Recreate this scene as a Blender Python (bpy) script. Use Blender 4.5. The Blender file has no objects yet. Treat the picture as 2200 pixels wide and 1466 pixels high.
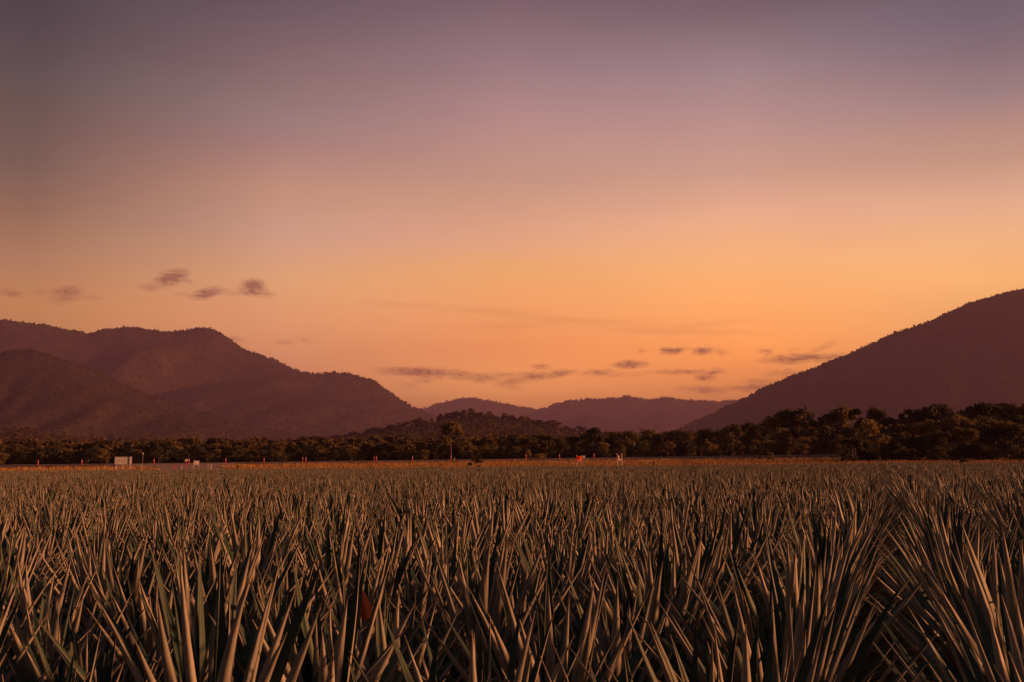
import bpy, math, random
import numpy as np
from mathutils import Vector, Matrix
R = math.radians
SC = bpy.context.scene
COL = SC.collection

# ------------------------------------------------------------------ camera
CAM_H = 1.7
FPX = 2139.0                       # focal length in pixels of the 2200 wide photograph
cam_data = bpy.data.cameras.new('camera')
cam_data.lens = 35.0; cam_data.sensor_width = 36.0
cam_data.clip_start = 0.05; cam_data.clip_end = 60000
cam = bpy.data.objects.new('camera', cam_data); COL.objects.link(cam)
PITCH = math.atan((986.5-733)/FPX); ROLL = -R(0.5)
CAMROT = Matrix.Rotation(R(90)+PITCH, 3, 'X') @ Matrix.Rotation(ROLL, 3, 'Z')
cam.matrix_world = Matrix.Translation((0, 0, CAM_H)) @ CAMROT.to_4x4()
SC.camera = cam

def ray(px, py):
    return (CAMROT @ Vector(((px-1100)/FPX, (733-py)/FPX, -1))).normalized()
def P(px, py, Y):
    """world point seen at photo pixel px,py at depth Y"""
    d = ray(px, py)
    return Vector((0, 0, CAM_H)) + d*(Y/d.y)
def GX(px, Y):
    return P(px, 990, Y).x
def azel(px, py):
    d = ray(px, py)
    return math.degrees(math.atan2(d.x, d.y)), math.degrees(math.asin(d.z))
def s2l(c):
    return tuple(((v/255)/12.92 if v <= 10 else ((v/255+0.055)/1.055)**2.4) for v in c) + (1.0,)

# ------------------------------------------------------------------ light and sky
SUN_AZ, SUN_EL = 93.0, 11.0         # degrees clockwise from the view direction
sun_data = bpy.data.lights.new('sun', 'SUN')
sun_data.energy = 5.0; sun_data.angle = R(2.5); sun_data.color = (1.0, 0.36, 0.135)
sun = bpy.data.objects.new('sun', sun_data); COL.objects.link(sun)
sd = Vector((math.sin(R(SUN_AZ))*math.cos(R(SUN_EL)), math.cos(R(SUN_AZ))*math.cos(R(SUN_EL)), math.sin(R(SUN_EL))))
sun.rotation_euler = (-sd).to_track_quat('-Z', 'Y').to_euler()

world = bpy.data.worlds.new('World'); SC.world = world; world.use_nodes = True
nt = world.node_tree; N = nt.nodes; L = nt.links
N.clear()
def node(t, **kw):
    n = N.new(t)
    for k, v in kw.items(): setattr(n, k, v)
    return n
def mth(op, a, b=None, clamp=False):
    n = node('ShaderNodeMath', operation=op, use_clamp=clamp)
    for i, v in enumerate((a, b)):
        if v is None: continue
        if isinstance(v, (int, float)): n.inputs[i].default_value = v
        else: L.new(v, n.inputs[i])
    return n.outputs[0]
tc = node('ShaderNodeTexCoord')
sep = node('ShaderNodeSeparateXYZ'); L.new(tc.outputs['Generated'], sep.inputs[0])
az = mth('MULTIPLY', mth('ARCTAN2', sep.outputs['X'], sep.outputs['Y']), 57.2958)
el = mth('MULTIPLY', mth('ARCSINE', sep.outputs['Z']), 57.2958)
def ramp(stops, fac):
    n = node('ShaderNodeValToRGB'); r = n.color_ramp; r.interpolation = 'LINEAR'
    while len(r.elements) > 1: r.elements.remove(r.elements[-1])
    for i, (e, c) in enumerate(sorted(stops)):
        pos = min(1, max(0, (e+10)/100))
        q = r.elements[0] if i == 0 else r.elements.new(pos)
        q.position = pos; q.color = tuple(v/1.8 for v in s2l(c)[:3])+(1,)
    L.new(fac, n.inputs[0]); return n.outputs[0]
elf = mth('DIVIDE', mth('ADD', el, 10), 100)
# sky colour by height above the horizon, one column per compass direction (photo y -> colour)
TOP = [(32, (58,54,62)), (45, (54,64,72)), (90, (64,80,86))]
PHOTO_SKY = {
 60: [(20,(62,63,73)),(150,(85,77,82)),(250,(105,86,80)),(350,(119,97,87)),(450,(155,114,93)),(550,(193,138,104)),(650,(226,155,97)),(800,(232,154,95)),(980,(226,144,90))],
 600: [(20,(105,88,99)),(150,(137,110,114)),(250,(158,131,129)),(310,(176,136,130)),(400,(211,156,134)),(500,(229,174,150)),(600,(259,190,135)),(680,(275,187,131)),(780,(277,181,127)),(980,(262,166,116))],
 1100: [(20,(128,103,114)),(150,(160,131,138)),(270,(194,150,144)),(370,(214,163,145)),(450,(234,175,144)),(520,(258,189,147)),(580,(277,196,122)),(660,(293,195,118)),(750,(306,191,109)),(830,(345,223,125)),(980,(345,214,119))],
 1600: [(20,(118,98,109)),(150,(164,138,145)),(270,(202,160,152)),(370,(224,172,152)),(450,(260,195,157)),(540,(286,208,145)),(600,(301,212,130)),(680,(318,211,120)),(760,(343,212,105)),(830,(335,205,105)),(980,(321,190,99))],
 2140: [(20,(106,100,115)),(100,(130,112,123)),(200,(159,134,138)),(260,(190,150,137)),(350,(218,168,145)),(430,(251,193,157)),(520,(279,210,150)),(600,(297,215,133)),(760,(295,205,121)),(980,(271,181,110))]}
SKY = {}
for px_, col_ in PHOTO_SKY.items():
    SKY[azel(px_, 600)[0]] = [(azel(px_, y)[1], c) for y, c in col_]+TOP
SKY[-62] = [(-3, (84,52,48)), (2, (84,54,46)), (8, (72,54,50)), (15, (56,48,52)), (25, (50,48,56))]+TOP
SKY[75] = [(-3, (225,130,80)), (3, (160,96,62)), (9, (155,100,70)), (15, (120,84,72)), (22, (84,68,72)), (30, (60,56,66))]+TOP[1:]
keys = sorted(SKY)
cur = ramp(SKY[keys[0]], elf)
for a, b in zip(keys, keys[1:]):
    nx = ramp(SKY[b], elf)
    f = node('ShaderNodeMapRange', interpolation_type='SMOOTHSTEP' if b-a > 20 else 'LINEAR')
    L.new(az, f.inputs[0]); f.inputs[1].default_value = a; f.inputs[2].default_value = b
    m = node('ShaderNodeMix', data_type='RGBA'); L.new(f.outputs[0], m.inputs[0]); L.new(cur, m.inputs[6]); L.new(nx, m.inputs[7])
    cur = m.outputs[2]
# behind the photographer: darker, bluer dusk
f = node('ShaderNodeMapRange', interpolation_type='SMOOTHSTEP')
L.new(mth('ABSOLUTE', mth('SUBTRACT', az, 30)), f.inputs[0]); f.inputs[1].default_value = 70; f.inputs[2].default_value = 150
m = node('ShaderNodeMix', data_type='RGBA'); L.new(f.outputs[0], m.inputs[0]); L.new(cur, m.inputs[6])
bk = ramp([(-3, (30,25,27)), (6, (36,33,36)), (14, (38,37,43)), (26, (42,43,50))]+TOP[1:], elf); L.new(bk, m.inputs[7])
cur = m.outputs[2]
# clouds: (photo x, y, half width, half height, tilt deg, darkness)
CL = [(25,630,24,8,0,.32),(145,626,30,12,-8,.42),(142,640,34,12,-15,.28),(92,628,14,8,0,.16),(198,640,24,6,0,.15),
 (368,597,34,16,-22,.62),(395,601,16,7,12,.3),(325,617,22,8,0,.28),(392,634,14,5,0,.15),(445,630,34,11,-14,.55),(470,626,34,7,-8,.22),
 (544,613,25,13,0,.72),(543,626,30,12,0,.52),(565,630,26,10,10,.3),(505,630,50,7,0,.15),
 (612,735,22,6,0,.18),(500,730,30,7,5,.2),(655,731,14,6,15,.15),
 (905,800,92,11,2,.55),(985,806,60,10,4,.34),(890,795,50,8,0,.25),(912,817,24,7,0,.22),(880,828,24,7,0,.15),
 (1035,812,50,10,3,.36),(1100,820,40,12,-6,.34),(1150,808,44,10,0,.42),(1200,803,40,9,-6,.42),(1090,806,70,8,0,.25),
 (1102,832,30,7,15,.15),(1162,788,24,6,0,.32),(1285,801,40,7,0,.34),(1320,806,70,6,0,.15),(1352,784,40,8,0,.52),
 (1442,754,28,9,0,.62),(1510,754,24,10,0,.52),(1550,757,16,8,5,.25),(1480,749,12,4,0,.16),(1378,753,10,4,0,.2),
 (1470,799,80,6,0,.36),(1530,800,30,7,0,.42),(1512,811,24,8,3,.46),(1645,757,18,8,10,.32),(1720,771,80,10,-1,.56),
 (1790,769,70,9,0,.4),(1765,748,36,8,-20,.18),(1705,753,14,4,0,.16),(1690,803,50,8,0,.24),(1640,821,46,8,0,.26),(1620,834,66,9,0,.38),(1515,838,48,9,3,.34),
 (1470,836,20,7,0,.2),(1590,830,22,5,0,.15),(870,656,120,8,3,.07),(1050,668,140,9,4,.08),(1250,690,200,9,4,.09),(1450,712,200,9,3,.10),(1100,700,120,8,0,.06),(1500,700,120,8,-4,.07)]
cb = node('ShaderNodeCombineXYZ'); L.new(az, cb.inputs[0]); L.new(el, cb.inputs[1])
nz = node('ShaderNodeTexNoise'); nz.inputs['Scale'].default_value = 1.5; nz.inputs['Detail'].default_value = 7; nz.inputs['Roughness'].default_value = .68
mp0 = node('ShaderNodeMapping'); mp0.inputs['Scale'].default_value = (1, 2.6, 1); L.new(cb.outputs[0], mp0.inputs[0]); L.new(mp0.outputs[0], nz.inputs['Vector'])
vm = node('ShaderNodeVectorMath', operation='SUBTRACT'); L.new(nz.outputs['Color'], vm.inputs[0]); vm.inputs[1].default_value = (.5, .5, .5)
vs = node('ShaderNodeVectorMath', operation='MULTIPLY'); L.new(vm.outputs[0], vs.inputs[0]); vs.inputs[1].default_value = (.95, .6, 0)
va = node('ShaderNodeVectorMath', operation='ADD'); L.new(vs.outputs[0], va.inputs[0]); L.new(cb.outputs[0], va.inputs[1])
acc = None
for (x, y, hw, hh, tilt, dk) in CL:
    a, e = azel(x, y)
    k = 57.3/FPX*1.25
    mp = node('ShaderNodeMapping', vector_type='TEXTURE')
    mp.inputs['Location'].default_value = (a, e, 0); mp.inputs['Rotation'].default_value = (0, 0, -R(tilt)); mp.inputs['Scale'].default_value = (hw*k, hh*k, 1)
    L.new(va.outputs[0], mp.inputs[0])
    g = node('ShaderNodeTexGradient', gradient_type='SPHERICAL'); L.new(mp.outputs[0], g.inputs[0])
    v = mth('MULTIPLY', g.outputs['Fac'], dk*2.3)
    acc = v if acc is None else mth('MAXIMUM', acc, v)
n2 = node('ShaderNodeTexNoise'); n2.inputs['Scale'].default_value = 3.2; n2.inputs['Detail'].default_value = 3; L.new(mp0.outputs[0], n2.inputs['Vector'])
mod = node('ShaderNodeMapRange'); L.new(n2.outputs['Fac'], mod.inputs[0]); mod.inputs[1].default_value = .3; mod.inputs[2].default_value = .65; mod.inputs[3].default_value = .6; mod.inputs[4].default_value = 1.2
cf = mth('MULTIPLY', acc, mod.outputs[0], True)
cm = node('ShaderNodeMix', data_type='RGBA', blend_type='MIX')
L.new(mth('MULTIPLY', cf, .8, True), cm.inputs[0]); L.new(cur, cm.inputs[6]); cm.inputs[7].default_value = tuple(v/1.8 for v in s2l((150, 84, 72))[:3])+(1,)
# thin uneven veils across the whole sky
veil = node('ShaderNodeTexNoise'); veil.inputs['Scale'].default_value = .09; veil.inputs['Detail'].default_value = 4
mp1 = node('ShaderNodeMapping'); mp1.inputs['Scale'].default_value = (1, 3.2, 1); mp1.inputs['Rotation'].default_value = (0, 0, .22); L.new(cb.outputs[0], mp1.inputs[0]); L.new(mp1.outputs[0], veil.inputs['Vector'])
vr = node('ShaderNodeMapRange'); L.new(veil.outputs['Fac'], vr.inputs[0]); vr.inputs[1].default_value = .25; vr.inputs[2].default_value = .75; vr.inputs[3].default_value = .965; vr.inputs[4].default_value = 1.035
vx = node('ShaderNodeVectorMath', operation='SCALE'); L.new(cm.outputs[2], vx.inputs[0]); L.new(vr.outputs[0], vx.inputs['Scale'])
bg = node('ShaderNodeBackground'); L.new(vx.outputs[0], bg.inputs[0]); bg.inputs[1].default_value = 1.8/2**.65
sky = node('ShaderNodeTexSky', sky_type='NISHITA', sun_disc=False, sun_elevation=R(1.5), sun_rotation=R(SUN_AZ), dust_density=3.0)
bg2 = node('ShaderNodeBackground'); L.new(sky.outputs[0], bg2.inputs[0]); bg2.inputs[1].default_value = 0.01
ad = node('ShaderNodeAddShader'); L.new(bg.outputs[0], ad.inputs[0]); L.new(bg2.outputs[0], ad.inputs[1])
wo = node('ShaderNodeOutputWorld'); L.new(ad.outputs[0], wo.inputs[0])

SC.view_settings.view_transform = 'Standard'; SC.view_settings.look = 'None'
SC.view_settings.exposure = 0.65; SC.view_settings.gamma = 1; SC.view_settings.use_curve_mapping = False
SC.render.engine = 'CYCLES'
SC.cycles.max_bounces = 5; SC.cycles.diffuse_bounces = 3; SC.cycles.volume_bounces = 0

# ------------------------------------------------------------------ helpers
def tag(o, label=None, cat=None, group=None, kind=None):
    for k, v in (('label', label), ('category', cat), ('group', group), ('kind', kind)):
        if v: o[k] = v
    return o
def material(name, build):
    m = bpy.data.materials.new(name); m.use_nodes = True
    t = m.node_tree; t.nodes.clear()
    out = t.nodes.new('ShaderNodeOutputMaterial'); b = t.nodes.new('ShaderNodeBsdfPrincipled')
    t.links.new(b.outputs[0], out.inputs[0]); b.inputs['Roughness'].default_value = .8
    build(t, b, out); return m
def noisy(name, c1, c2, scale, rough=.85, detail=5, coord='Object', bump=0, spec=.2, stretch=(1,1,1), rnd=0.0):
    def f(t, b, out):
        tcn = t.nodes.new('ShaderNodeTexCoord'); mp = t.nodes.new('ShaderNodeMapping'); mp.inputs['Scale'].default_value = stretch
        n = t.nodes.new('ShaderNodeTexNoise'); n.inputs['Scale'].default_value = scale; n.inputs['Detail'].default_value = detail
        t.links.new(tcn.outputs[coord], mp.inputs[0]); t.links.new(mp.outputs[0], n.inputs['Vector'])
        r = t.nodes.new('ShaderNodeValToRGB'); r.color_ramp.elements[0].position = .32; r.color_ramp.elements[1].position = .68
        r.color_ramp.elements[0].color = (*c1, 1); r.color_ramp.elements[1].color = (*c2, 1)
        t.links.new(n.outputs['Fac'], r.inputs[0]); c = r.outputs[0]
        if rnd:
            oi = t.nodes.new('ShaderNodeObjectInfo'); h = t.nodes.new('ShaderNodeHueSaturation')
            mr = t.nodes.new('ShaderNodeMapRange'); t.links.new(oi.outputs['Random'], mr.inputs[0]); mr.inputs[3].default_value = 1-rnd; mr.inputs[4].default_value = 1+rnd
            t.links.new(mr.outputs[0], h.inputs['Value']); t.links.new(c, h.inputs['Color'])
            m2 = t.nodes.new('ShaderNodeMath'); m2.operation = 'MULTIPLY_ADD'; t.links.new(oi.outputs['Random'], m2.inputs[0]); m2.inputs[1].default_value = -.05; m2.inputs[2].default_value = .525
            t.links.new(m2.outputs[0], h.inputs['Hue']); c = h.outputs[0]
        t.links.new(c, b.inputs['Base Color']); b.inputs['Roughness'].default_value = rough; b.inputs['Specular IOR Level'].default_value = spec
        if bump:
            bp = t.nodes.new('ShaderNodeBump'); bp.inputs['Strength'].default_value = bump; t.links.new(n.outputs['Fac'], bp.inputs['Height']); t.links.new(bp.outputs[0], b.inputs['Normal'])
    return material(name, f)
def mesh_obj(name, verts, faces, mats, parent=None, smooth=False, mat_idx=None, uv=None, link=True):
    me = bpy.data.meshes.new(name)
    verts = np.asarray(verts, dtype=np.float32).reshape(-1, 3)
    if isinstance(faces, np.ndarray):
        k = faces.shape[1]; nf = len(faces)
        me.vertices.add(len(verts)); me.vertices.foreach_set('co', verts.ravel())
        me.loops.add(nf*k); me.loops.foreach_set('vertex_index', faces.astype(np.int32).ravel())
        me.polygons.add(nf); me.polygons.foreach_set('loop_start', np.arange(nf, dtype=np.int32)*k)
        me.update(calc_edges=True)
    else:
        me.from_pydata(verts.tolist(), [], faces)
    for m in (mats if isinstance(mats, (list, tuple)) else [mats]): me.materials.append(m)
    if mat_idx is not None: me.polygons.foreach_set('material_index', np.asarray(mat_idx, dtype=np.int32))
    if smooth: me.polygons.foreach_set('use_smooth', np.ones(len(me.polygons), dtype=bool))
    if uv is not None:
        l = me.uv_layers.new(name='uv'); vi = np.empty(len(me.loops), dtype=np.int32); me.loops.foreach_get('vertex_index', vi)
        l.data.foreach_set('uv', np.asarray(uv, dtype=np.float32)[vi].ravel())
    me.update()
    o = bpy.data.objects.new(name, me)
    if link: COL.objects.link(o)
    if parent: o.parent = parent
    return o
def empty(name, loc, rz=0):
    o = bpy.data.objects.new(name, None); COL.objects.link(o); o.location = loc; o.rotation_euler = (0, 0, rz); o.empty_display_size = .3; return o
class MB:
    def __init__(s): s.v = []; s.f = []
    def box(s, x0, x1, y0, y1, z0, z1):
        b = len(s.v); s.v += [(x, y, z) for x in (x0, x1) for y in (y0, y1) for z in (z0, z1)]
        s.f += [tuple(b+i for i in q) for q in ((0,1,3,2),(4,6,7,5),(0,4,5,1),(2,3,7,6),(0,2,6,4),(1,5,7,3))]
        return s
    def tube(s, pts, rad, n=8):
        b = len(s.v); pts = [Vector(p) for p in pts]
        if not isinstance(rad, (list, tuple)): rad = [rad]*len(pts)
        for i, p in enumerate(pts):
            d = (pts[min(i+1, len(pts)-1)]-pts[max(i-1, 0)]).normalized()
            q = d.to_track_quat('Z', 'Y')
            for k in range(n):
                a = 2*math.pi*k/n; s.v.append(tuple(p + q @ Vector((math.cos(a)*rad[i], math.sin(a)*rad[i], 0))))
        for i in range(len(pts)-1):
            for k in range(n):
                s.f.append((b+i*n+k, b+i*n+(k+1) % n, b+(i+1)*n+(k+1) % n, b+(i+1)*n+k))
        s.f.append(tuple(b+k for k in reversed(range(n)))); s.f.append(tuple(b+(len(pts)-1)*n+k for k in range(n)))
        return s
    def build(s, name, mat, parent=None, smooth=False): return mesh_obj(name, s.v, s.f, mat, parent, smooth)
def scatter(name, pts, rot, scl, idx, protos):
    """ONE object of kind stuff whose points carry copies of the prototypes"""
    me = bpy.data.meshes.new(name); pts = np.asarray(pts, dtype=np.float32); n = len(pts)
    me.vertices.add(n); me.vertices.foreach_set('co', pts.ravel())
    for nm, ty, key, val in (('rot', 'FLOAT_VECTOR', 'vector', rot), ('scl', 'FLOAT_VECTOR', 'vector', scl), ('idx', 'INT', 'value', idx)):
        a = me.attributes.new(nm, ty, 'POINT'); a.data.foreach_set(key, np.asarray(val).astype(np.int32 if ty == 'INT' else np.float32).ravel())
    o = bpy.data.objects.new(name, me); COL.objects.link(o)
    g = bpy.data.node_groups.new(name, 'GeometryNodeTree')
    g.interface.new_socket('Geometry', in_out='INPUT', socket_type='NodeSocketGeometry'); g.interface.new_socket('Geometry', in_out='OUTPUT', socket_type='NodeSocketGeometry')
    gi = g.nodes.new('NodeGroupInput'); go = g.nodes.new('NodeGroupOutput'); ip = g.nodes.new('GeometryNodeInstanceOnPoints'); j = g.nodes.new('GeometryNodeJoinGeometry')
    for p in protos:
        oi = g.nodes.new('GeometryNodeObjectInfo'); oi.transform_space = 'ORIGINAL'; oi.inputs['Object'].default_value = p; oi.inputs['As Instance'].default_value = False
        gt = g.nodes.new('GeometryNodeGeometryToInstance'); g.links.new(oi.outputs['Geometry'], gt.inputs[0]); g.links.new(gt.outputs[0], j.inputs[0])
    def na(nm, ty):
        a = g.nodes.new('GeometryNodeInputNamedAttribute'); a.data_type = ty; a.inputs['Name'].default_value = nm
        return [s for s in a.outputs if s.enabled and s.name == 'Attribute'][0]
    g.links.new(gi.outputs[0], ip.inputs['Points']); g.links.new(j.outputs[0], ip.inputs['Instance']); ip.inputs['Pick Instance'].default_value = True
    g.links.new(na('idx', 'INT'), ip.inputs['Instance Index']); g.links.new(na('rot', 'FLOAT_VECTOR'), ip.inputs['Rotation']); g.links.new(na('scl', 'FLOAT_VECTOR'), ip.inputs['Scale'])
    g.links.new(ip.outputs[0], go.inputs[0])
    md = o.modifiers.new('scatter', 'NODES'); md.node_group = g
    return o
rs = np.random.RandomState(11); rnd = random.Random(5)
def vnoise(x, seed=0):
    """smooth 1-d value noise on arrays"""
    r = np.random.RandomState(seed).rand(512); i = np.floor(x).astype(int); f = x-i; f = f*f*(3-2*f)
    return r[i % 512]*(1-f)+r[(i+1) % 512]*f
def vnoise2(x, y, seed=0):
    r = np.random.RandomState(seed).rand(64, 64); i = np.floor(x).astype(int); j = np.floor(y).astype(int); f = x-i; h = y-j; f = f*f*(3-2*f); h = h*h*(3-2*h)
    a = r[i % 64, j % 64]; b = r[(i+1) % 64, j % 64]; c = r[i % 64, (j+1) % 64]; d = r[(i+1) % 64, (j+1) % 64]
    return (a*(1-f)+b*f)*(1-h)+(c*(1-f)+d*f)*h
ORD = ['', 'first','second','third','fourth','fifth','sixth','seventh','eighth','ninth','tenth','eleventh','twelfth','thirteenth','fourteenth','fifteenth','sixteenth','seventeenth','eighteenth','nineteenth','twentieth']
TENS = {2: ('twenty','twentieth'), 3: ('thirty','thirtieth'), 4: ('forty','fortieth'), 5: ('fifty','fiftieth'), 6: ('sixty','sixtieth'), 7: ('seventy','seventieth'), 8: ('eighty','eightieth'), 9: ('ninety','ninetieth')}
def ordw(n):
    if n <= 20: return ORD[n]
    t, u = divmod(n, 10)
    return TENS[t][1] if u == 0 else TENS[t][0]+'-'+ORD[u]

# ------------------------------------------------------------------ ground, road
FIELD_Y = 106.0; ROAD_Y = 230.0
def line_y(px):                     # photo height of the road edge line
    return np.interp(px, [-400, 0, 560, 1100, 1640, 1815, 2600], [1003, 1000, 994, 987, 980, 977.5, 968])
XS_L = np.linspace(-600, 2900, 36)
RX = [GX(x, ROAD_Y) for x in XS_L]; RZ = [P(x, line_y(x), ROAD_Y).z for x in XS_L]
def road_z(X): return np.interp(X, RX, RZ)
def verge_z(X):                     # height of the grassland at the foot of the road bank
    return road_z(X) - np.interp(X, [-125, -60, 10, 80, 130], [.80, .62, .62, .85, .95])
def ground_z(X, Y):
    X = np.asarray(X, float); Y = np.asarray(Y, float)
    v = verge_z(X)
    t = np.clip((Y-FIELD_Y-1)/(ROAD_Y-9-FIELD_Y-1), 0, 1); z = v*(t*.75+.25*t*t)
    bank = np.clip((Y-(ROAD_Y-9))/9, 0, 1)*(road_z(X)-v); z = z+bank-.06*(Y > ROAD_Y-1)
    far = np.clip(Y-250, 0, 1600)*.011*np.clip((Y-250)/150, 0, 1)
    z = z+far
    q = np.clip((Y-8)/60, 0, 1); z = z+(.14+.12*(1-q*q*(3-2*q)))*np.clip((FIELD_Y+2.5-Y)/2.5, 0, 1)
    z = z + .035*(vnoise2(X*.9, Y*.9, 3)-.5)*(Y < FIELD_Y)
    return z
ys = np.unique(np.concatenate([np.linspace(-30, 20, 40), np.linspace(20, 104, 40), np.linspace(104, 250, 110), np.geomspace(250, 16000, 60)]))
ys = np.concatenate([[-3000, -600, -120], ys])
ts = np.linspace(-1, 1, 181)
GYv, Tg = np.meshgrid(ys, ts, indexing='ij')
GXv = Tg*(60+np.maximum(GYv, 0)*.95+np.maximum(-GYv, 0)*1.2)
GZv = ground_z(GXv, GYv)
gi_ = np.arange(len(ys)*len(ts)).reshape(len(ys), len(ts))
quads = np.stack([gi_[:-1, :-1], gi_[:-1, 1:], gi_[1:, 1:], gi_[1:, :-1]], -1).reshape(-1, 4)
def ground_mat(t, b, out):
    g = t.nodes.new('ShaderNodeNewGeometry'); s = t.nodes.new('ShaderNodeSeparateXYZ'); t.links.new(g.outputs['Position'], s.inputs[0])
    def ns(sc, d=6):
        n = t.nodes.new('ShaderNodeTexNoise'); n.inputs['Scale'].default_value = sc; n.inputs['Detail'].default_value = d; t.links.new(g.outputs['Position'], n.inputs['Vector']); return n.outputs['Fac']
    def rp(f, c1, c2, a=.35, bb=.65):
        r = t.nodes.new('ShaderNodeValToRGB'); r.color_ramp.elements[0].position = a; r.color_ramp.elements[1].position = bb
        r.color_ramp.elements[0].color = (*c1, 1); r.color_ramp.elements[1].color = (*c2, 1); t.links.new(f, r.inputs[0]); return r.outputs[0]
    def mr(v, a, bb):
        n = t.nodes.new('ShaderNodeMapRange'); t.links.new(v, n.inputs[0]); n.inputs[1].default_value = a; n.inputs[2].default_value = bb; return n.outputs[0]
    def mx(f, a, c):
        n = t.nodes.new('ShaderNodeMix'); n.data_type = 'RGBA'; t.links.new(f, n.inputs[0]); t.links.new(a, n.inputs[6]); t.links.new(c, n.inputs[7]); return n.outputs[2]
    soil = rp(ns(9), (.035, .02, .012), (.11, .065, .035))
    dry = rp(ns(.6), (.20, .11, .045), (.36, .21, .08))
    bank = rp(ns(1.1), (.09, .055, .045), (.20, .12, .09))
    wood = rp(ns(.05), (.045, .035, .018), (.10, .075, .035))
    c = mx(mr(s.outputs['Y'], FIELD_Y-.8, FIELD_Y+.4), soil, dry)
    c = mx(mr(s.outputs['Y'], ROAD_Y-11, ROAD_Y-8), c, bank)
    c = mx(mr(s.outputs['Y'], 243, 250), c, wood)
    t.links.new(c, b.inputs['Base Color']); b.inputs['Roughness'].default_value = .95; b.inputs['Specular IOR Level'].default_value = .1
    bp = t.nodes.new('ShaderNodeBump'); bp.inputs['Strength'].default_value = .6; bp.inputs['Distance'].default_value = .05; t.links.new(ns(14), bp.inputs['Height']); t.links.new(bp.outputs[0], b.inputs['Normal'])
gm = material('soil_and_dry_ground', ground_mat)
tag(mesh_obj('ground', np.stack([GXv, GYv, GZv], -1), quads, gm, smooth=True), kind='structure')
def sheet(name, X, Y, Z, mat):
    gi = np.arange(X.size).reshape(X.shape)
    q = np.stack([gi[:-1, :-1], gi[1:, :-1], gi[1:, 1:], gi[:-1, 1:]], -1).reshape(-1, 4)
    o = mesh_obj(name, np.stack([X, Y, Z], -1), q, mat, smooth=True); o['kind'] = 'structure'; return o
asphalt = noisy('asphalt', (.16, .12, .11), (.24, .18, .16), 3, 1.0, spec=0, coord='Generated', stretch=(60, 6, 1))
paint = noisy('road_paint', (.62, .6, .56), (.8, .78, .74), 5, .6)
xx = np.linspace(-330, 330, 200)
Xr, Yr = np.meshgrid(xx, np.array([ROAD_Y-1.2, ROAD_Y, ROAD_Y+4, ROAD_Y+8.2, ROAD_Y+9.4]), indexing='ij')
Zr = road_z(Xr)+np.array([-.1, .02, .1, .02, -.1])
sheet('road', Xr, Yr, Zr, asphalt)
Xe, Ye = np.meshgrid(xx, np.array([ROAD_Y+.25, ROAD_Y+.45]), indexing='ij')
sheet('road_edge_marking', Xe, Ye, road_z(Xe)+.02+.02*(Ye-ROAD_Y)+.006, paint)
Xe, Ye = np.meshgrid(xx, np.array([ROAD_Y+7.8, ROAD_Y+8.0]), indexing='ij')
sheet('road_far_edge_marking', Xe, Ye, road_z(Xe)+.1-.02*(Ye-ROAD_Y-4)+.006, paint)
# gravel side road joining from the lower left
gravel = noisy('pink_gravel', (.26, .17, .14), (.40, .27, .21), .8, .9)
aa = np.linspace(0, 1, 40)
cx = np.interp(aa, [0, .35, .7, 1], [GX(380, ROAD_Y-1), GX(405, 190), GX(430, 150), GX(300, 118)])
cy = np.interp(aa, [0, .35, .7, 1], [ROAD_Y-1.5, 190, 150, 113])
hw = np.interp(aa, [0, .3, 1], [14, 6, 4.5])
Xa = cx[:, None]+hw[:, None]*np.linspace(-1, 1, 7)[None]; Ya = np.repeat(cy[:, None], 7, 1)
sheet('access_road', Xa, Ya, ground_z(Xa, Ya)+.07, gravel)

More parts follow.
